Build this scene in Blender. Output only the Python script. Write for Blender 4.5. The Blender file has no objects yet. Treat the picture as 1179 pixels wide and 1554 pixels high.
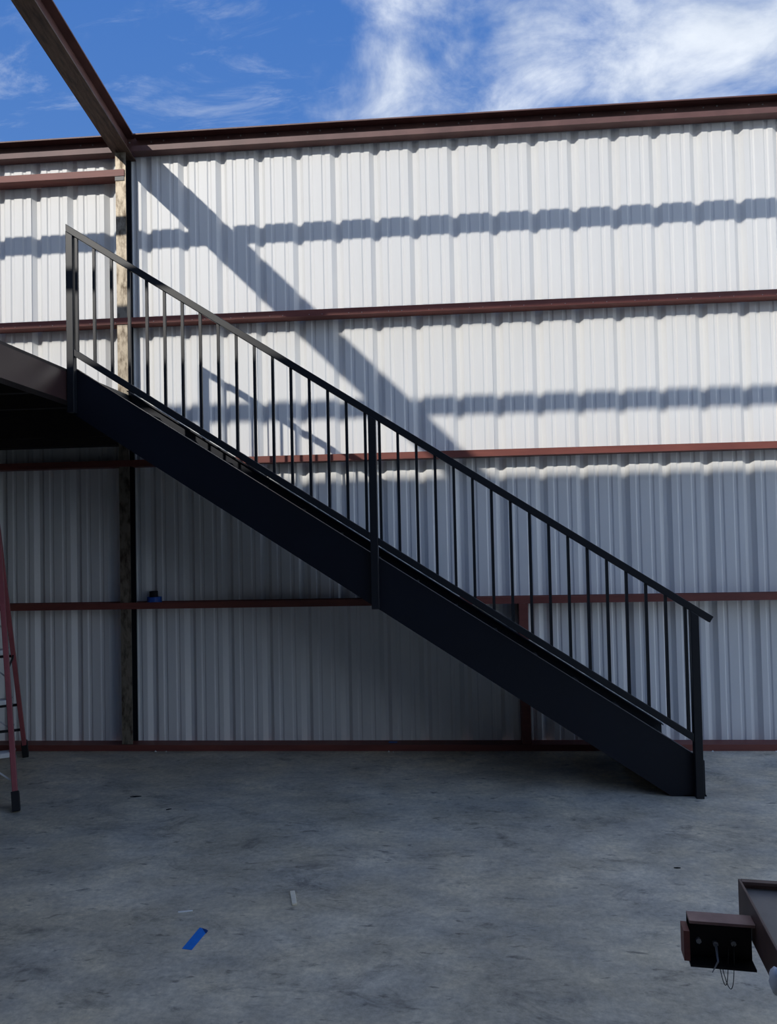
import bpy, math, random
from mathutils import Vector, Matrix
random.seed(7)
S = bpy.context.scene
COL = S.collection

# ------------------------------------------------------------------ camera
F_PX = 1172.0
YAW, PITCH, ROLL = math.radians(-4.3328), math.radians(1.5880), math.radians(-1.2350)
cy, sy, cp, sp = math.cos(YAW), math.sin(YAW), math.cos(PITCH), math.sin(PITCH)
fwd = Vector((sy*cp, cy*cp, sp)); rgt = Vector((cy, -sy, 0)); upv = rgt.cross(fwd)
r2 = math.cos(ROLL)*rgt + math.sin(ROLL)*upv
u2 = -math.sin(ROLL)*rgt + math.cos(ROLL)*upv
cam = bpy.data.cameras.new('camera'); camo = bpy.data.objects.new('camera', cam); COL.objects.link(camo)
cam.sensor_fit = 'HORIZONTAL'; cam.sensor_width = 36.0; cam.lens = 36.0*F_PX/1179.0
cam.clip_start = 0.05; cam.clip_end = 500
camo.matrix_world = Matrix(((r2.x, u2.x, -fwd.x, 0.5452), (r2.y, u2.y, -fwd.y, -5.9224), (r2.z, u2.z, -fwd.z, 1.627), (0, 0, 0, 1)))
S.camera = camo

# ------------------------------------------------------------------ light
S.view_settings.view_transform = 'Standard'; S.view_settings.look = 'None'
S.view_settings.gamma = 1.0; S.view_settings.use_curve_mapping = False
S.view_settings.exposure = 0.0
SUN = Vector((0.454, 1.0, -0.626)).normalized()        # the way the sunlight travels
sl = bpy.data.lights.new('sun', 'SUN'); sl.energy = 2.8; sl.angle = math.radians(0.53); sl.color = (1.0, 0.955, 0.88)
so = bpy.data.objects.new('sun', sl); COL.objects.link(so)
so.rotation_euler = SUN.to_track_quat('-Z', 'Y').to_euler(); so.location = (-6, -14, 12)

W = bpy.data.worlds.new('sky'); S.world = W; W.use_nodes = True
nt = W.node_tree; nt.nodes.clear()
def wn(t, **k):
    n = nt.nodes.new(t)
    for a, b in k.items(): setattr(n, a, b)
    return n
out = wn('ShaderNodeOutputWorld'); bg = wn('ShaderNodeBackground'); bg.inputs[1].default_value = 2.5
tc = wn('ShaderNodeTexCoord'); sep = wn('ShaderNodeSeparateXYZ'); nt.links.new(tc.outputs['Generated'], sep.inputs[0])
grad = wn('ShaderNodeValToRGB'); nt.links.new(sep.outputs[2], grad.inputs[0])
e = grad.color_ramp.elements
e[0].position = 0.0; e[0].color = (1.10, 1.22, 1.32, 1)
e[1].position = 1.0; e[1].color = (0.025, 0.076, 0.22, 1)
x = e.new(0.20); x.color = (0.42, 0.54, 0.70, 1)
x = e.new(0.38); x.color = (0.038, 0.094, 0.235, 1)
x = e.new(0.62); x.color = (0.023, 0.072, 0.215, 1)
# clouds drift on a flat layer high above: project the view direction on a plane
mx = wn('ShaderNodeMath', operation='ADD'); nt.links.new(sep.outputs[2], mx.inputs[0]); mx.inputs[1].default_value = 0.22
dv = wn('ShaderNodeVectorMath', operation='DIVIDE'); nt.links.new(tc.outputs['Generated'], dv.inputs[0])
cmb = wn('ShaderNodeCombineXYZ')
for i in range(3): nt.links.new(mx.outputs[0], cmb.inputs[i])
nt.links.new(cmb.outputs[0], dv.inputs[1])
mp = wn('ShaderNodeMapping'); nt.links.new(dv.outputs[0], mp.inputs[0])
CLOUD_OFF = (19.23, 14.50, 0.0)
mp.inputs['Location'].default_value = CLOUD_OFF
n1 = wn('ShaderNodeTexNoise'); n1.inputs['Scale'].default_value = 1.15; n1.inputs['Detail'].default_value = 8; n1.inputs['Roughness'].default_value = 0.58; n1.inputs['Distortion'].default_value = 0.35
n2 = wn('ShaderNodeTexNoise'); n2.inputs['Scale'].default_value = 5.0; n2.inputs['Detail'].default_value = 7; n2.inputs['Roughness'].default_value = 0.6; n2.inputs['Distortion'].default_value = 0.5
nt.links.new(mp.outputs[0], n1.inputs[0]); nt.links.new(mp.outputs[0], n2.inputs[0])
m1 = wn('ShaderNodeMath', operation='MULTIPLY_ADD'); nt.links.new(n2.outputs[0], m1.inputs[0]); m1.inputs[1].default_value = 0.30; nt.links.new(n1.outputs[0], m1.inputs[2])
cr = wn('ShaderNodeMapRange', interpolation_type='SMOOTHSTEP'); nt.links.new(m1.outputs[0], cr.inputs[0])
cr.inputs[1].default_value = 0.60; cr.inputs[2].default_value = 0.80; cr.inputs[3].default_value = 0.0; cr.inputs[4].default_value = 0.94
mp3 = wn('ShaderNodeMapping'); nt.links.new(dv.outputs[0], mp3.inputs[0]); mp3.inputs['Scale'].default_value = (1.0, 2.2, 1.0); mp3.inputs['Rotation'].default_value = (0, 0, 0.5)
n3 = wn('ShaderNodeTexNoise'); n3.inputs['Scale'].default_value = 4.2; n3.inputs['Detail'].default_value = 9; n3.inputs['Roughness'].default_value = 0.66; n3.inputs['Distortion'].default_value = 0.7
nt.links.new(mp3.outputs[0], n3.inputs[0])
wr = wn('ShaderNodeMapRange', interpolation_type='SMOOTHSTEP'); nt.links.new(n3.outputs[0], wr.inputs[0])
wr.inputs[1].default_value = 0.50; wr.inputs[2].default_value = 0.78; wr.inputs[3].default_value = 0.0; wr.inputs[4].default_value = 0.38
mxm = wn('ShaderNodeMath', operation='MAXIMUM'); nt.links.new(cr.outputs[0], mxm.inputs[0]); nt.links.new(wr.outputs[0], mxm.inputs[1])
ccol = wn('ShaderNodeValToRGB'); nt.links.new(n2.outputs[0], ccol.inputs[0])
ccol.color_ramp.elements[0].position = 0.3; ccol.color_ramp.elements[0].color = (0.215, 0.25, 0.305, 1)
ccol.color_ramp.elements[1].position = 0.7; ccol.color_ramp.elements[1].color = (0.37, 0.395, 0.43, 1)
mix = wn('ShaderNodeMix', data_type='RGBA'); nt.links.new(mxm.outputs[0], mix.inputs[0])
nt.links.new(grad.outputs[0], mix.inputs[6]); nt.links.new(ccol.outputs[0], mix.inputs[7])
nt.links.new(mix.outputs[2], bg.inputs[0]); nt.links.new(bg.outputs[0], out.inputs[0])

# ------------------------------------------------------------------ helpers
class MB:
    def __init__(s): s.v = []; s.f = []
    def poly(s, pts, faces):
        b = len(s.v); s.v += [Vector(p) for p in pts]; s.f += [tuple(b+i for i in f) for f in faces]; return s
    def box(s, x0, x1, y0, y1, z0, z1):
        return s.poly([(x0,y0,z0),(x1,y0,z0),(x1,y1,z0),(x0,y1,z0),(x0,y0,z1),(x1,y0,z1),(x1,y1,z1),(x0,y1,z1)],
                      [(3,2,1,0),(4,5,6,7),(0,1,5,4),(1,2,6,5),(2,3,7,6),(3,0,4,7)])
    def bar(s, a, b, w, h, up=(0,0,1)):
        """rectangular bar from a to b, w across, h along up"""
        a, b = Vector(a), Vector(b); d = (b-a).normalized(); r = d.cross(Vector(up)).normalized(); u = r.cross(d)
        P = []
        for c in (a, b):
            for i, j in ((-1,-1),(1,-1),(1,1),(-1,1)): P.append(c + r*(w/2*i) + u*(h/2*j))
        return s.poly(P, [(3,2,1,0),(4,5,6,7),(0,1,5,4),(1,2,6,5),(2,3,7,6),(3,0,4,7)])
    def prism(s, pts, vec):
        """polygon pts (3-D, planar) extruded by vec"""
        n = len(pts); v = Vector(vec); P = [Vector(p) for p in pts] + [Vector(p)+v for p in pts]
        return s.poly(P, [tuple(range(n-1,-1,-1)), tuple(range(n,2*n))] + [(i,(i+1)%n,n+(i+1)%n,n+i) for i in range(n)])
    def tube(s, path, r, n=8):
        path = [Vector(p) for p in path]; P = []; prev = None
        for i, p in enumerate(path):
            d = (path[min(i+1,len(path)-1)] - path[max(i-1,0)]).normalized()
            a = d.orthogonal().normalized() if prev is None else (prev - d*prev.dot(d)).normalized()
            prev = a; b = d.cross(a)
            rr = r[i] if isinstance(r, (list, tuple)) else r
            for k in range(n): t = 2*math.pi*k/n; P.append(p + (a*math.cos(t)+b*math.sin(t))*rr)
        m = len(path)
        F = [(i*n+k, i*n+(k+1)%n, (i+1)*n+(k+1)%n, (i+1)*n+k) for i in range(m-1) for k in range(n)]
        return s.poly(P, F + [tuple(range(n-1,-1,-1)), tuple(range((m-1)*n, m*n))])
    def lathe(s, c, prof, n=28):
        P = []
        for r, z in prof:
            for k in range(n): t = 2*math.pi*k/n; P.append((c[0]+r*math.cos(t), c[1]+r*math.sin(t), c[2]+z))
        m = len(prof)
        return s.poly(P, [(i*n+k, i*n+(k+1)%n, ((i+1)%m)*n+(k+1)%n, ((i+1)%m)*n+k) for i in range(m) for k in range(n)])
    def build(s, name, mat, parent=None, bevel=0, smooth=False):
        off = Vector(parent_base(parent)) if parent else Vector((0,0,0))
        me = bpy.data.meshes.new(name); me.from_pydata([v-off for v in s.v], [], s.f)
        me.materials.append(mat); me.validate(); me.update()
        import bmesh
        bm = bmesh.new(); bm.from_mesh(me); bmesh.ops.recalc_face_normals(bm, faces=bm.faces); bm.to_mesh(me); bm.free()
        if smooth:
            for p in me.polygons: p.use_smooth = True
        o = bpy.data.objects.new(name, me); COL.objects.link(o)
        if parent: o.parent = parent
        if bevel:
            m = o.modifiers.new('bevel', 'BEVEL'); m.width = bevel; m.segments = 2; m.limit_method = 'ANGLE'
        return o
def parent_base(p):
    v = Vector((0,0,0))
    while p: v += p.location; p = p.parent
    return v
def tag(o, label, cat, group=None, kind=None):
    o['label'] = label; o['category'] = cat
    if group: o['group'] = group
    if kind: o['kind'] = kind
    return o
def thing(name, loc, label, cat, group=None, kind=None):
    o = bpy.data.objects.new(name, None); COL.objects.link(o); o.location = loc; o.empty_display_size = .1
    return tag(o, label, cat, group, kind)
def link_copy(src, name, parent, shift=(0,0,0)):
    c = src.copy(); COL.objects.link(c); c.name = name; c.parent = parent; c.location = src.location + Vector(shift); return c

# ------------------------------------------------------------------ materials
def mat(name, col, rough=.5, spec=.5, metal=0, var=0, vscale=6, stretch=(1,1,1), col2=None, lo=.35, hi=.65, bump=0, bscale=60, rvar=0):
    m = bpy.data.materials.new(name); m.use_nodes = True; t = m.node_tree; b = t.nodes['Principled BSDF']
    b.inputs['Base Color'].default_value = (*col, 1); b.inputs['Roughness'].default_value = rough
    b.inputs['Specular IOR Level'].default_value = spec; b.inputs['Metallic'].default_value = metal
    g = t.nodes.new('ShaderNodeTexCoord'); mp = t.nodes.new('ShaderNodeMapping'); mp.inputs['Scale'].default_value = stretch
    t.links.new(g.outputs['Object'], mp.inputs[0])
    if col2 or var:
        if not col2: col2 = tuple(c*(1-var) for c in col)
        n = t.nodes.new('ShaderNodeTexNoise'); n.inputs['Scale'].default_value = vscale; n.inputs['Detail'].default_value = 7; n.inputs['Roughness'].default_value = .62
        t.links.new(mp.outputs[0], n.inputs[0])
        r = t.nodes.new('ShaderNodeValToRGB'); t.links.new(n.outputs[0], r.inputs[0])
        r.color_ramp.elements[0].position = lo; r.color_ramp.elements[0].color = (*col2, 1)
        r.color_ramp.elements[1].position = hi; r.color_ramp.elements[1].color = (*col, 1)
        t.links.new(r.outputs[0], b.inputs['Base Color'])
        if rvar:
            mr = t.nodes.new('ShaderNodeMapRange'); t.links.new(n.outputs[0], mr.inputs[0])
            mr.inputs[1].default_value = .3; mr.inputs[2].default_value = .7; mr.inputs[3].default_value = rough-rvar; mr.inputs[4].default_value = rough+rvar
            t.links.new(mr.outputs[0], b.inputs['Roughness'])
    if bump:
        n = t.nodes.new('ShaderNodeTexNoise'); n.inputs['Scale'].default_value = bscale; n.inputs['Detail'].default_value = 5
        t.links.new(mp.outputs[0], n.inputs[0])
        bp = t.nodes.new('ShaderNodeBump'); bp.inputs['Strength'].default_value = bump; bp.inputs['Distance'].default_value = .004
        t.links.new(n.outputs[0], bp.inputs['Height']); t.links.new(bp.outputs[0], b.inputs['Normal'])
    return m
M = {}
M['panel'] = mat('white_panel_paint', (.80,.80,.785), .42, .35, var=.05, vscale=3, stretch=(3,3,.35))
M['red'] = mat('red_oxide_primer', (.225,.070,.053), .5, .35, col2=(.165,.050,.040), vscale=5, stretch=(.6,3,3))
M['brown'] = mat('brown_primer', (.165,.080,.069), .5, .4, col2=(.11,.052,.046), vscale=4)
M['rust'] = mat('rusty_mill_steel', (.150,.092,.062), .6, .35, col2=(.045,.024,.017), vscale=9, stretch=(5,.7,2), bump=.3)
M['bare'] = mat('sun_dappled_bare_steel', (.33,.285,.22), .52, .5, metal=.6, col2=(.10,.075,.05), vscale=14, stretch=(2,2,.8), lo=.34, hi=.56, bump=.25)  # mottle paints dappled reflected sun onto the steel, along with rust and scale
M['black'] = mat('black_satin_and_shade', (.0075,.0095,.014), .42, .4)  # railing paint; also stands in for shade on the column
M['navy'] = mat('navy_black_stringer_paint', (.0030,.0055,.0135), .42, .36, var=.25, vscale=3)
M['pan'] = mat('dark_tread_steel', (.018,.019,.022), .45, .5, var=.3, vscale=8)
M['deck'] = mat('dark_deck_steel', (.05,.04,.036), .6, .3, var=.3)
M['beam'] = mat('brown_gloss_beam', (.055,.027,.027), .33, .6, var=.3, vscale=2.5)
M['screw'] = mat('zinc_screw', (.34,.34,.34), .45, .4, metal=.4)
M['roofp'] = mat('dull_roof_sheet', (.16,.16,.16), .6, .3)
M['greywall'] = mat('dark_grey_sheet', (.10,.10,.105), .6, .3)
M['fiber'] = mat('red_fibreglass', (.31,.080,.088), .42, .4, var=.2, vscale=12)
M['alu'] = mat('aluminium', (.70,.71,.70), .4, .5, metal=.15, var=.2, vscale=20)
M['rubber'] = mat('black_rubber', (.012,.012,.014), .7, .3)
M['bluetape'] = mat('blue_masking_tape', (.015,.21,.72), .5, .3, var=.12, vscale=30)
M['bluedark'] = mat('dark_blue_adhesive_side', (.012,.06,.22), .5, .3)
M['bluecap'] = mat('blue_plastic', (.012,.09,.42), .4, .4)
M['wood'] = mat('pale_wood', (.86,.78,.60), .7, .2, var=.15, vscale=40, stretch=(1,5,1))
M['tablesheet'] = mat('grey_brown_steel_sheet', (.215,.19,.165), .5, .35, col2=(.14,.122,.105), vscale=6)
M['tablebrown'] = mat('brown_rusted_steel', (.135,.080,.066), .5, .35, col2=(.075,.044,.037), vscale=10)
M['stubtop'] = mat('light_brown_steel', (.34,.195,.155), .5, .35, col2=(.22,.12,.10), vscale=14)
M['stubdark'] = mat('stub_shade_and_wire', (.012,.009,.009), .6, .3)  # near-black puts recess shade into the stub web; also colours the wires
M['white'] = mat('white_plastic', (.75,.77,.80), .5, .4)
M['crumb'] = mat('pale_crumb', (.80,.79,.74), .8, .2)
M['fleck'] = mat('dark_fleck', (.012,.012,.014), .8, .2)

def concrete():
    m = bpy.data.materials.new('worn_concrete'); m.use_nodes = True; t = m.node_tree; b = t.nodes['Principled BSDF']
    g = t.nodes.new('ShaderNodeTexCoord')
    def noise(scale, detail, rough, stretch=(1,1,1), rot=0, dist=0):
        mp = t.nodes.new('ShaderNodeMapping'); mp.inputs['Scale'].default_value = stretch; mp.inputs['Rotation'].default_value = (0,0,rot)
        t.links.new(g.outputs['Object'], mp.inputs[0])
        n = t.nodes.new('ShaderNodeTexNoise'); n.inputs['Scale'].default_value = scale; n.inputs['Detail'].default_value = detail
        n.inputs['Roughness'].default_value = rough; n.inputs['Distortion'].default_value = dist
        t.links.new(mp.outputs[0], n.inputs[0]); return n.outputs[0]
    def ramp(src, p0, c0, p1, c1):
        r = t.nodes.new('ShaderNodeValToRGB'); t.links.new(src, r.inputs[0])
        r.color_ramp.elements[0].position = p0; r.color_ramp.elements[0].color = (*c0,1)
        r.color_ramp.elements[1].position = p1; r.color_ramp.elements[1].color = (*c1,1); return r.outputs[0]
    def mul(a, b_, f=1):
        x = t.nodes.new('ShaderNodeMix'); x.data_type = 'RGBA'; x.blend_type = 'MULTIPLY'; x.inputs[0].default_value = f
        t.links.new(a, x.inputs[6]); t.links.new(b_, x.inputs[7]); return x.outputs[2]
    base = ramp(noise(1.1, 6, .6, dist=.4), .32, CONC0, .68, CONC1)
    trowel = ramp(noise(3.2, 9, .72, (1,1.7,1), .35, .25), .30, (.70,.71,.73), .66, (1.12,1.11,1.08))
    smudge = ramp(noise(9, 7, .62, (1,2.6,1), -.55, .35), .30, (.42,.42,.44), .40, (1,1,1))
    patch = ramp(noise(1.9, 8, .66, (1,1.4,1), .9, .3), .38, (.80,.82,.84), .60, (1.05,1.04,1.0))
    tint = ramp(noise(2.3, 5, .6, (1,1.3,1), .2), .40, (.98,1.0,1.03), .60, (1.03,1.01,.96))
    scuff = ramp(noise(2.4, 9, .74, (1,1.6,1), -.25, .9), .33, (.55,.55,.57), .46, (1,1,1))
    fine = ramp(noise(34, 7, .75), .3, (.72,.72,.72), .7, (1.2,1.2,1.2))
    c = mul(mul(mul(mul(mul(base, trowel), smudge), fine), patch), tint); c = mul(c, scuff)
    t.links.new(c, b.inputs['Base Color'])
    rg = t.nodes.new('ShaderNodeMapRange'); t.links.new(noise(3, 6, .6), rg.inputs[0]); rg.inputs[3].default_value = .42; rg.inputs[4].default_value = .72
    t.links.new(rg.outputs[0], b.inputs['Roughness']); b.inputs['Specular IOR Level'].default_value = .4
    bp = t.nodes.new('ShaderNodeBump'); bp.inputs['Strength'].default_value = .25; bp.inputs['Distance'].default_value = .004
    t.links.new(noise(30, 8, .7), bp.inputs['Height']); t.links.new(bp.outputs[0], b.inputs['Normal'])
    return m
CONC0, CONC1 = (.51,.455,.355), (.795,.705,.55)
M['concrete'] = concrete()
M['ground'] = mat('dull_gravel_ground', (.28,.265,.23), .9, .2, var=.35, vscale=2)

# ------------------------------------------------------------------ setting: floor, wall sheets, base channel
tag(MB().box(-9, 11, -12.9, .16, -.25, 0).build('floor', M['concrete']), 'worn grey concrete slab floor with trowel smudges', 'floor', kind='structure')
tag(MB().box(-150, 150, -150, 150, -.5, -.26).build('ground', M['ground']), 'pale gravel ground around the slab', 'ground', kind='structure')

P = .3048
def sheet_profile():
    pts = []
    for k in range(3):
        x0 = k*P
        pts += [(x0, 0), (x0+.037, .030), (x0+.063, .030), (x0+.092, 0)]
        for c in (.151, .253): pts += [(x0+c-.019, 0), (x0+c-.009, .006), (x0+c+.008, .006), (x0+c+.018, 0)]
    pts.append((3*P+.004, 0))
    return pts
def make_sheet(z0, z1):
    mb = MB(); pr = sheet_profile(); n = len(pr)
    V = [(x, y, z0) for x, y in pr] + [(x, y, z1) for x, y in pr] + [(x, y+.0012, z0) for x, y in pr] + [(x, y+.0012, z1) for x, y in pr]
    Fc = []
    for i in range(n-1):
        Fc.append((i, i+1, n+i+1, n+i)); Fc.append((2*n+i+1, 2*n+i, 3*n+i, 3*n+i+1))
        Fc.append((n+i, n+i+1, 3*n+i+1, 3*n+i)); Fc.append((i+1, i, 2*n+i, 2*n+i+1))
    Fc += [(0, n, 3*n, 2*n), (n-1, 2*n-1+2*n, 4*n-1, 2*n-1)][:1]
    return mb.poly(V, Fc)
tag(MB().box(-9.05,-9.0,-12.8,.1,0,4.85).build('unseen_wall_left', M['greywall']), 'unseen dark grey end wall added far left to keep light out', 'wall', kind='structure')  # unseen, added to keep side light from under the mezzanine
tag(MB().box(-9.0,10.0,-12.85,-12.8,0,5.74).build('unseen_wall_front', M['greywall']), 'unseen dark grey wall added behind the viewer to cut front light', 'wall', kind='structure')  # unseen, added behind the camera; its width is set to hold back front light
tag(MB().box(-1.98,-1.90,-8.85,-1.98,0,2.52).build('added_partition', M['greywall']), 'unseen dark grey partition added under the mezzanine edge to block light', 'wall', kind='structure')  # added out of view to block light from the wall under the deck
wall = thing('wall_back', (0, 0, 0), 'tall white ribbed metal sheet wall behind the stair', 'wall', kind='structure')
first = None
for i in range(-5, 5):                                        # 3-ft sheets, three deep ribs each
    xs = i*3*P - 0*P
    if first is None:
        first = make_sheet(.03, 4.74).build('wall_panel', M['panel'], wall); first.location.x = xs
    else:
        c = first.copy(); COL.objects.link(c); c.name = 'wall_panel'; c.location.x = xs
        c.location.y = .0008*(i % 2)
WX0, WX1 = -5*3*P, 5*3*P
bb = MB().prism([(WX0,-.118,0),(WX0,-.118,.046),(WX0,-.004,.050),(WX0,-.004,0)], (WX1-WX0,0,0)).build('baseboard_back', M['red'])
tag(bb, 'dark red steel base channel along the foot of the ribbed wall', 'channel', kind='structure')

# ------------------------------------------------------------------ column, rafter, eave strut, girts, purlins, roof
CX0, CX1 = -1.985, -1.903
col = thing('steel_column', (-1.944, -.06, 0), 'steel column with bare front flange dappled with painted sunlight standing against the ribbed wall', 'column')
MB().box(CX0, CX1, -.117, -.108, .052, 4.66).build('front_flange', M['bare'], col)['label'] = 'beige bare steel flange with painted sun dapples'
MB().box(-1.948, -1.940, -.108, -.013, .052, 4.66).build('web', M['black'], col)  # black on web and rear flange paints in the column's shaded side
MB().box(CX0, CX1, -.013, -.004, .052, 4.66).build('rear_flange', M['black'], col)

SL = 1/6.0
def raft(y): return -y*SL
def zr(z0, t): return z0 + SL*t
RX0, RX1 = -2.008, -1.866; RZ0, RZ1 = 4.640, 4.832
T0, T1 = .0, 9.15
rafter = thing('roof_rafter', (-1.937, 0, RZ0), 'rusty brown steel rafter rising from the column over the floor', 'beam')
def rbar(x0, x1, za, zb, t0, t1):
    return MB().prism([(x0,-t0,zr(za,t0)),(x1,-t0,zr(za,t0)),(x1,-t0,zr(zb,t0)),(x0,-t0,zr(zb,t0))], (0,-(t1-t0),SL*(t1-t0)))
rbar(RX0, RX1, RZ0, RZ0+.011, T0+.12, T1).build('bottom_flange', M['rust'], rafter)['label'] = 'rust streaked underside flange'
rbar(-1.941, -1.933, RZ0+.011, RZ1-.011, T0, T1).build('web', M['brown'], rafter)
rbar(RX0, RX1, RZ1-.011, RZ1, T0, T1).build('top_flange', M['brown'], rafter)
rbar(RX0, RX1, RZ0+.0, RZ0+.011, T0, T0+.12).build('end_plate', M['rust'], rafter)

# eave strut: a channel open to the inside, lips up and down, cut around the rafter
es = thing('eave_strut', (0, -.05, 4.67), 'brown steel eave channel along the top of the ribbed wall', 'beam')
EZ0, EZ1, EY = 4.672, 4.812, -.100
MB().box(WX0, WX1, -.006, -.002, EZ0, EZ1+.012).build('web', M['brown'], es)
def eave_seg(x0, x1):
    MB().box(x0, x1, EY, -.006, EZ0, EZ0+.004).build('bottom_flange', M['brown'], es)
    MB().box(x0, x1, EY, EY+.004, EZ0+.004, EZ0+.042).build('bottom_lip', M['brown'], es)
    MB().prism([(x0,EY,EZ1-.004),(x0,-.006,EZ1-.004),(x0,-.006,EZ1),(x0,EY,EZ1)], (x1-x0,0,0)).build('top_flange', M['brown'], es)
    MB().box(x0, x1, EY-.002, EY+.002, EZ1-.010, EZ1).build('top_lip', M['brown'], es)
eave_seg(WX0, RX0-.012); eave_seg(RX1+.012, WX1)
sc0 = None
for k in range(-8, 20):                                       # pairs of screw heads in the strut web
    for dx in (-.045, .055):
        xx = .16+k*.305+dx+.02*math.sin(k*2.3)
        if xx < WX0+.1 or xx > WX1-.1: continue
        if sc0 is None:
            sc0 = MB().tube([(xx,-.006,4.79),(xx,-.011,4.79)], .006, 6).build('screw', M['screw'], es); sx0 = xx
        else: link_copy(sc0, 'screw', es, (xx-sx0,0,.006*math.sin(k*3+dx*40)))

GD = .124                                                     # girt depth off the wall
def girt(zb, x0, x1, label, notch=True, face=.05, screws=False, m='red'):
    g = thing('wall_girt', ((x0+x1)/2, -.06, zb), label, 'girt', 'girts across the ribbed wall')
    MB().box(x0, x1, -GD, -GD+.004, zb, zb+face).build('inner_flange', M[m], g)
    MB().box(x0, x1, -GD+.004, -GD+.014, zb+face-.004, zb+face).build('lip', M[m], g)
    if notch and x0 < CX0:
        segs = [(x0, CX0-.004), (CX1+.004, x1)]
    else: segs = [(x0, x1)]
    for a, b in segs: MB().box(a, b, -GD+.004, -.002, zb, zb+.004).build('web', M[m], g)
    for a, b in segs: MB().box(a, b, -.006, -.002, zb+.004, zb+.05).build('outer_flange', M[m], g)
    if screws:
        s0 = None
        for k in range(-13, 10):
            for dx in (-.05, .05):
                xx = k*.3048+.19+dx
                if s0 is None: s0 = MB().tube([(xx,-GD,zb+.012),(xx,-GD-.004,zb+.012)], .003, 6).build('screw', M['screw'], g); q = xx
                else: link_copy(s0, 'screw', g, (xx-q,0,0))
    return g
G4, G3, G2, G1 = 1.086, 2.188, 3.300, 4.470
girt(G4, WX0, WX1, 'lowest dark red girt crossing the shaded wall behind the balusters')
girt(G3, WX0, WX1, 'sunlit red girt meeting the handrail at the middle post')
girt(G2, WX0, WX1, 'dark red girt running above the mezzanine and across the upper wall', screws=True)
g1 = thing('wall_girt', (-3, -.06, G1), 'short topmost girt ending at the bare steel column', 'girt', 'girts across the ribbed wall')
MB().box(WX0, CX1-.008, -GD-.002, -GD+.002, G1, G1+.052).build('inner_flange', M['red'], g1)
MB().box(WX0, CX0-.004, -GD+.002, -.002, G1, G1+.004).build('web', M['red'], g1)
MB().box(WX0, CX0-.004, -.006, -.002, G1+.004, G1+.05).build('outer_flange', M['red'], g1)
MB().box(CX0-.002, CX1-.010, -GD+.002, -.118, G1-.035, G1+.05).build('clip_plate', M['black'], g1)

dj = MB()
dj.box(1.060, 1.126, -GD, -GD+.004, .052, G4-.001).box(1.060, 1.064, -GD+.004, -.004, .052, G4-.001).box(1.122, 1.126, -GD+.004, -.004, .052, G4-.001)
tag(dj.build('door_jamb_channel', M['red']), 'short upright red channel between the base and lowest girt', 'channel')

# purlins and the part of the roof that is already sheeted (they throw the shadows on the wall)
PZ = 4.87
ords = ['nearest the eave', 'second from the eave', 'third from the eave', 'under the edge of the roof sheets']
for k in range(4):
    t = 1.72 + 1.53*k
    z = PZ + SL*t
    p = thing('roof_purlin', (0, -t, z-.15), 'brown steel roof purlin, ' + ords[k], 'purlin', 'roof purlins')
    for x0, x1 in ((-8.8, RX0-.002), (RX1+.002, 8.0)):
        MB().box(x0, x1, -t-.003, -t+.003, z-.15, z).build('web', M['brown'], p)
        MB().box(x0, x1, -t+.003, -t+.055, z-.15, z-.145).build('bottom_flange', M['brown'], p)
        MB().box(x0, x1, -t-.055, -t-.003, z-.012, z-.006).build('top_flange', M['brown'], p)
TR = 6.23; RIDGE = 9.15; FAR = 12.8
zrf = PZ + .018
rm = MB()
rm.prism([(-14,-TR,zrf+SL*TR),(-14,-RIDGE,zrf+SL*RIDGE),(-14,-FAR,zrf+SL*(2*RIDGE-FAR)),(-14,-FAR,zrf+SL*(2*RIDGE-FAR)+.03),(-14,-RIDGE,zrf+SL*RIDGE+.03),(-14,-TR,zrf+SL*TR+.03)], (16.6,0,0))
tag(rm.build('roof', M['roofp']), 'metal roof sheeting over the far bays behind the viewer', 'roof', kind='structure')

# ------------------------------------------------------------------ mezzanine at the head of the stair
BX = -1.884
DKZ = 2.735
mz = thing('mezzanine', (-3.5, -2, 0), 'dark steel mezzanine deck at the head of the stair', 'platform')
eb = MB().box(BX-.008, BX, -9.0, -.13, 2.530, 2.716).box(BX-.09, BX-.008, -9.0, -.13, 2.530, 2.540).box(BX-.09, BX-.008, -9.0, -.13, 2.706, 2.716)
eb.build('edge_beam', M['beam'], mz)['label'] = 'brown painted channel along the deck edge'
MB().box(-8.9, CX0-.004, -9.0, -.002, 2.717, DKZ).build('deck_plate', M['deck'], mz)
MB().box(CX0-.0035, BX-.001, -9.0, -.12, 2.717, DKZ).build('deck_plate', M['deck'], mz)
MB().box(-8.9, CX0-.004, -.131, -.004, 2.36, 2.716).build('ledger_angle', M['deck'], mz)
MB().box(-8.9, BX-.092, -.22, -.132, 2.42, 2.705).build('ledger_beam', M['deck'], mz)
MB().box(-8.9, BX-.092, -9.0, -8.91, 2.42, 2.705).build('header_beam', M['deck'], mz)
for k in range(15):
    y = -.8-.56*k
    MB().box(-8.9, BX-.094, y-.025, y+.025, 2.54, 2.705).build('joist', M['deck'], mz)
for q in ((-2.02,-8.95),(-8.8,-8.95)):
    MB().box(q[0]-.06, q[0]+.06, q[1]-.055, q[1]+.035, 0, 2.42).build('support_post', M['brown'], mz)

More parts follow.
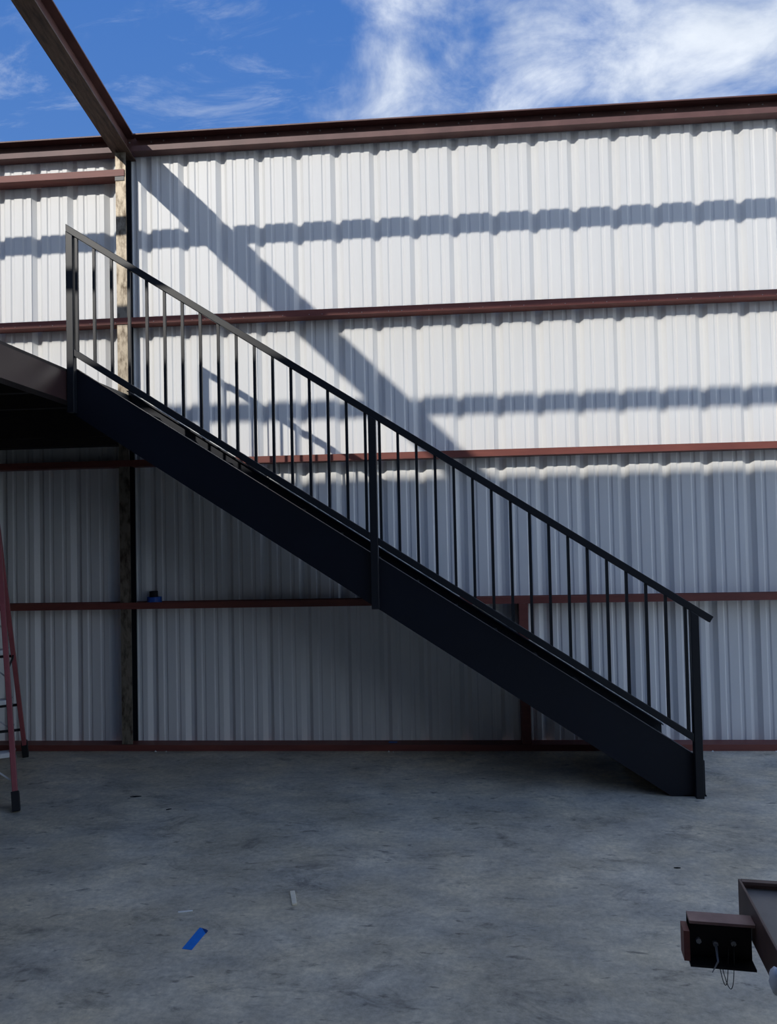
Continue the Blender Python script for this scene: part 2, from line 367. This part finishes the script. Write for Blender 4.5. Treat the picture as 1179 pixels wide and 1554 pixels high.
# ------------------------------------------------------------------ staircase
K = .648
st = thing('staircase', (1.95, -.62, 0), 'straight black steel staircase with railing climbing from floor to mezzanine', 'staircase')
LX, FX = -1.881, 2.060
def ztop(X): return 1.549 - K*X
def zbot(X): return 1.223 - .657*X
def stringer(y_web, side, name='stringer'):
    # web with flanges turned inwards (side = +1: towards +Y)
    mb = MB(); t = .008
    outl = [(LX, zbot(LX)), (1.223/.657, 0), (FX, 0), (FX, ztop(FX)), (LX, ztop(LX))]
    mb.prism([(X, y_web, Z) for X, Z in outl], (0, side*t, 0))
    fl = .055*side; y1 = y_web + side*t
    n = Vector((K, 0, 1)).normalized()
    a, b = Vector((LX, y1, ztop(LX))), Vector((FX, y1, ztop(FX)))
    mb.prism([a, b, b-Vector((0,0,.010)), a-Vector((0,0,.010))], (0, fl, 0))
    a, b = Vector((LX, y1, zbot(LX))), Vector((1.223/.657, y1, 0))
    mb.prism([a, b, b+Vector((0,0,.010)), a+Vector((0,0,.010))], (0, fl, 0))
    return mb.build(name, M['navy'], st)
YN, YF = -1.090, -.136
stringer(YN, 1); stringer(YF, -1)
RISE = 2.735/15; 
def nose(k): return (1.488 - RISE*k)/K
y0, y1 = YN+.009, YF-.009
for k in range(1, 15):
    z = RISE*k; xn = min(nose(k), FX-.003); xb = nose(k+1)
    mb = MB().box(max(xb-.012, LX+.009), xn, y0, y1, z-.006, z)                       # pan plate
    mb.box(xn-.006, xn, y0, y1, z-.045, z-.006)                         # turned-down nosing
    td = mb.build('tread', M['pan'], st)
    zb_ = max(RISE*(k-1), .002)
    MB().box(xn-.032, xn-.026, y0, y1, zb_, z-.007).build('riser', M['pan'], td)
MB().box(LX+.001, LX+.007, y0, y1, RISE*14, 2.733).build('riser', M['pan'], st)

RY0, RY1 = -1.136, -1.098
def rail_top(X): return 2.463 - K*X
def low_top(X): return 1.676 - K*X
VT = .050
# top rail: mitred to the head post, cut square at the free end
ex = 2.127; d = Vector((1,0,-K)).normalized(); n = Vector((K,0,1)).normalized()
e_top = Vector((ex, RY0, rail_top(ex))); e_bot = e_top - n*VT*n.z
MB().prism([(-1.880,RY0,rail_top(-1.880)), e_top, e_bot, (-1.880,RY0,rail_top(-1.880)-VT)], (0,RY1-RY0,0)).build('top_rail', M['black'], st, bevel=.003)
MB().prism([(-1.832,RY0,low_top(-1.832)), (.064,RY0,low_top(.064)), (.064,RY0,low_top(.064)-.048), (-1.832,RY0,low_top(-1.832)-.048)], (0,RY1-RY0,0)).build('bottom_rail', M['black'], st, bevel=.003)
MB().prism([(.114,RY0,low_top(.114)), (1.990,RY0,low_top(1.990)), (1.990,RY0,low_top(1.990)-.048), (.114,RY0,low_top(.114)-.048)], (0,RY1-RY0,0)).build('bottom_rail', M['black'], st, bevel=.003)
def post(xa, xb, z0):
    MB().prism([(xa,RY0-.003,z0),(xb,RY0-.003,z0),(xb,RY0-.003,rail_top(xb)-VT+.001),(xa,RY0-.003,rail_top(xa)-VT+.001)], (0,.048,0)).build('railing_post', M['black'], st, bevel=.003)
post(-1.880, -1.833, 2.45); post(.065, .113, 1.158); post(1.991, 2.039, .001)
BYc = (RY0+RY1)/2
def balus(xs):
    for X in xs:
        w = .0085
        MB().prism([(X-w,BYc-w,low_top(X-w)-.001),(X+w,BYc-w,low_top(X+w)-.001),(X+w,BYc-w,rail_top(X+w)-VT+.001),(X-w,BYc-w,rail_top(X-w)-VT+.001)], (0,2*w,0)).build('baluster', M['black'], st)
balus([-1.815 + i*(.045+1.815)/16 for i in range(17)])
balus([.134 + i*(1.965-.134)/16 for i in range(17)])
MB().box(1.93, 2.066, -1.090, -1.030, 0, .008).build('foot_plate', M['navy'], st)

# ------------------------------------------------------------------ stepladder at the left edge
lad = thing('stepladder', (-2.4, -.9, 0), 'red fibreglass stepladder with silver steps beside the dark wall', 'ladder')
Fv = Vector((-2.085, -1.405, 0)); Rv = Vector((-2.68, -.25, 0)); Tv = Vector((-2.52, -.86, 1.74))
wv = Vector((-.88, -.475, 0))
def rail_pair(foot, topw, botw, name, lab):
    top = Tv
    rs = []
    for s in (0, 1):
        a = foot + wv*(botw*s); b = top + wv*(topw*s)
        dd = (b-a).normalized(); a2 = a + dd*.10
        rr = MB().bar(a2, b, .030, .062, up=(Fv-Rv).normalized()).build('rail', M['fiber'], lad, bevel=.003)
        MB().bar(a + Vector((0,0,.001)), a+dd*.115, .042, .082, up=(Fv-Rv).normalized()).build('rubber_foot', M['rubber'], rr)
        rs.append((a, b))
        if name == 'f' and s == 0:
            for z in (.30, .34, .60, .64, .90, .94, .17, .48):
                c = a + (b-a)*(z/1.74) + wv*-.016
                MB().tube([c, c-wv*.004], .006, 6).build('rivet', M['screw'], rr)
    return rs
def at(rs, s, z): a, b = rs[s]; return a + (b-a)*(z/1.74)
fr = rail_pair(Fv, .30, .52, 'f', 'front'); re = rail_pair(Rv, .30, .52, 'r', 'rear')
for z in (.32, .62, .92, 1.22, 1.50):
    a, b = at(fr, 0, z), at(fr, 1, z)
    stp = MB().bar(a+wv*.016, b-wv*.016, .085, .028).build('step', M['alu'], lad, bevel=.003)
    m_ = (a+b)/2
    if z < 1.3:
        for q, zz in ((0, z-.15), (1, z-.15)):
            MB().bar(at(fr, q, zz)+wv*(.016 if q == 0 else -.016), a.lerp(b, .38 if q == 0 else .62)-Vector((0,0,.016)), .016, .004).build('knee_brace', M['alu'], stp)
for z in (.22, .42, .80, 1.2):
    MB().bar(at(re, 0, z)+wv*.016, at(re, 1, z)-wv*.016, .014, .018).build('rear_crossbar', M['rubber'], lad)
for s in (0, 1): MB().bar(at(fr, s, .80), at(re, s, .80), .006, .022).build('spreader', M['rubber'], lad)
c = Tv + wv*.15 + Vector((0,0,.02)); MB().bar(c-wv*.15, c+wv*.15, .18, .06).build('top_cap', M['fiber'], lad, bevel=.008)

# ------------------------------------------------------------------ things on the girt and floor
rc = (-1.735, -.064)
tag(MB().lathe((rc[0], rc[1], G4+.0045), [(.034,0),(.055,0),(.0555,.004),(.0555,.080),(.055,.084),(.034,.084)]).build('tape_roll', M['bluecap'], smooth=False), 'blue round roll lying flat on the lowest girt beside the column', 'roll')
tag(MB().lathe((rc[0]-.006, rc[1], G4+.0887), [(.014,0),(.031,0),(.032,.003),(.032,.041),(.031,.044),(.014,.044)]).build('tape_roll', M['rubber']), 'small black roll stacked on the blue roll', 'roll')

tp = thing('tape_strip', (-.51, -2.81, 0), 'torn strip of bright blue masking tape stuck on the floor', 'tape')
MB().prism([(-.542,-2.891,.0005),(-.500,-2.899,.0005),(-.484,-2.765,.0005),(-.490,-2.742,.0005),(-.524,-2.726,.0005)], (0,0,.0008)).build('strip', M['bluetape'], tp)
MB().prism([(-.512,-2.731,.0014),(-.490,-2.742,.0014),(-.478,-2.758,.004),(-.482,-2.775,.0014)], (0,0,.0008)).build('folded_corner', M['bluedark'], tp)
tag(MB().box(-.035,.030,-.02,.02,.0505,.0515).build('tape_strip', M['bluecap']), 'tiny scrap of blue tape on the red base channel', 'tape').location = (.10, -.06, 0)
tag(MB().bar((-.198,-2.405,.006),(-.164,-2.525,.006), .022, .010).build('wood_chip', M['wood'], bevel=.002), 'small pale wood offcut lying on the concrete floor', 'wood offcut')
tag(MB().bar((-.66,-2.605,.003),(-.60,-2.590,.003), .010, .005).build('wood_chip', M['crumb'], bevel=.001), 'thin pale splinter left of the blue tape', 'splinter')
CRL = ['pale crumb by the base channel below the blue roll, larger of two', 'pale crumb by the base channel below the blue roll, smaller of two',
       'pale crumb below the blue tape scrap, nearer the base channel', 'pale crumb below the blue tape scrap, farther from the base channel',
       'pale crumb at the base channel just right of the stair foot', 'pale crumb at the base channel by the right picture edge']
for i, (x_, y_, r_) in enumerate(((-1.715,-.135,.010),(-1.630,-.140,.008),(.070,-.140,.009),(.105,-.150,.008),(2.42,-.135,.010),(2.86,-.140,.009))):
    mb = MB(); rng = random.Random(i)
    pts = [(x_+math.cos(a)*r_*rng.uniform(.7,1.2), y_+math.sin(a)*r_*rng.uniform(.7,1.2), .0005) for a in [k*math.pi/3 for k in range(6)]]
    n_ = len(pts); mb.poly(pts+[(x_, y_, r_*1.1)], [tuple(range(n_-1,-1,-1))]+[(k,(k+1)%n_,n_) for k in range(n_)])
    tag(mb.build('concrete_crumb', M['crumb']), CRL[i], 'crumb', 'crumbs along the base channel')
for i, (x_, y_, a_, L_, lb) in enumerate(((-1.455,-1.14,.2,.035,'small dark fleck on the floor right of the stepladder'),(1.60,-2.10,.0,.016,'small dark fleck on the floor above the work table'),(-1.16,-1.36,.5,.016,'tiny dark fleck on the floor under the mezzanine edge'))):
    dx, dy = math.cos(a_)*L_, math.sin(a_)*L_
    mb = MB().prism([(x_-dx,y_-dy,.0005),(x_+dy*.25,y_-dx*.25,.0005),(x_+dx,y_+dy,.0005),(x_-dy*.25,y_+dx*.3,.0005)], (0,0,.004))
    tag(mb.build('dark_fleck', M['fleck']), lb, 'fleck')

# ------------------------------------------------------------------ steel work table at the right edge
O = Vector((1.205, -4.031, 0)); U = Vector((.9917, -.129, 0)); V = Vector((-.129, -.9917, 0))
def L(u, v, z): return O + U*u + V*v + Vector((0, 0, z))
def lbox(mb, u0, u1, v0, v1, z0, z1):
    return mb.poly([L(u0,v0,z0),L(u1,v0,z0),L(u1,v1,z0),L(u0,v1,z0),L(u0,v0,z1),L(u1,v0,z1),L(u1,v1,z1),L(u0,v1,z1)],
                   [(3,2,1,0),(4,5,6,7),(0,1,5,4),(1,2,6,5),(2,3,7,6),(3,0,4,7)])
tb = thing('work_table', (1.205, -4.031, 0), 'brown steel work table with recessed sheet top and raised rim', 'table')
LEN, WID = 1.05, .75
lbox(MB(), 0, .006, 0, LEN, .715, .80).build('side_rim', M['tablebrown'], tb, bevel=.0015)
lbox(MB(), WID-.006, WID, 0, LEN, .715, .80).build('side_rim', M['tablebrown'], tb)
lbox(lbox(MB(), .0065, WID-.0065, 0, .006, .715, .80), .0065, WID-.0065, .006, .016, .793, .80).build('end_rim', M['tablebrown'], tb)
lbox(MB(), .0065, WID-.0065, LEN-.006, LEN, .715, .80).build('end_rim', M['tablebrown'], tb)
lbox(MB(), .0065, WID-.0065, .0065, LEN-.0065, .776, .782).build('sheet_top', M['tablesheet'], tb)['label'] = 'grey brown recessed steel sheet'
for u, v in ((.10,.22),(.62,.22),(.10,.90),(.62,.90)):
    lbox(MB(), u-.02, u+.02, v-.02, v+.02, 0, .775).build('leg', M['tablebrown'], tb)
lbox(MB(), .07, .66, .03, .94, .42, .44).build('lower_shelf', M['tablebrown'], tb)

sb = thing('channel_stub', L(-.07,.14,.675), 'short brown channel stub with wire loops sticking out of the work table', 'bracket')
lbox(MB(), -.135, -.001, .116, .160, .764, .770).build('top_flange', M['stubtop'], sb)['label'] = 'lighter brown top flange'
lbox(MB(), -.135, -.001, .116, .121, .676, .764).build('web', M['stubdark'], sb)
lbox(MB(), -.135, -.001, .121, .160, .671, .676).build('bottom_flange', M['stubdark'], sb)
lbox(MB(), -.148, -.1355, .118, .162, .684, .748).build('end_plate', M['red'], sb)
for u, z in ((-.112,.712),(-.077,.708),(-.040,.712)):
    MB().tube([L(u,.121,z), L(u,.130,z)], .006, 6).build('bolt', M['screw'], sb)
def arc(a, m, b, n=14):
    a, m, b = Vector(a), Vector(m), Vector(b); c = m*2 - (a+b)/2
    return [a*(1-t)**2 + c*2*t*(1-t) + b*t*t for t in [i/n for i in range(n+1)]]
MB().tube(arc(L(-.077,.131,.706), L(-.066,.164,.640), L(-.052,.131,.706)), .0009, 5).build('wire_loop', M['stubdark'], sb)
MB().tube(arc(L(-.074,.131,.706), L(-.056,.166,.634), L(-.040,.131,.710)), .0009, 5).build('wire_loop', M['stubdark'], sb)
MB().tube([L(-.077,.131,.706), L(-.080,.166,.690), L(-.093,.170,.668)], [.003,.002,.001], 6).build('wire_tail', M['screw'], sb)

rg = MB(); rc_ = L(-.0125, .356, .762); nr, ns = 8, 12
PV = []
for i in range(1, nr):
    th = math.pi*i/nr
    for k in range(ns):
        ph = 2*math.pi*k/ns; w_ = 1+.16*math.sin(3*ph+i)+.1*math.sin(5*ph-2*i)
        PV.append(rc_ + U*(.011*math.sin(th)*math.cos(ph)*w_) + V*(.016*math.sin(th)*math.sin(ph)*w_) + Vector((0,0,.026*math.cos(th))))
PV += [rc_+Vector((0,0,.026)), rc_-Vector((0,0,.026))]
FV = [(i*ns+k, i*ns+(k+1)%ns, (i+1)*ns+(k+1)%ns, (i+1)*ns+k) for i in range(nr-2) for k in range(ns)]
FV += [(k, (k+1)%ns, len(PV)-2) for k in range(ns)] + [((nr-2)*ns+(k+1)%ns, (nr-2)*ns+k, len(PV)-1) for k in range(ns)]
tag(rg.poly(PV, FV).build('white_rag', M['white'], smooth=True), 'crumpled white rag against the side of the work table', 'rag')
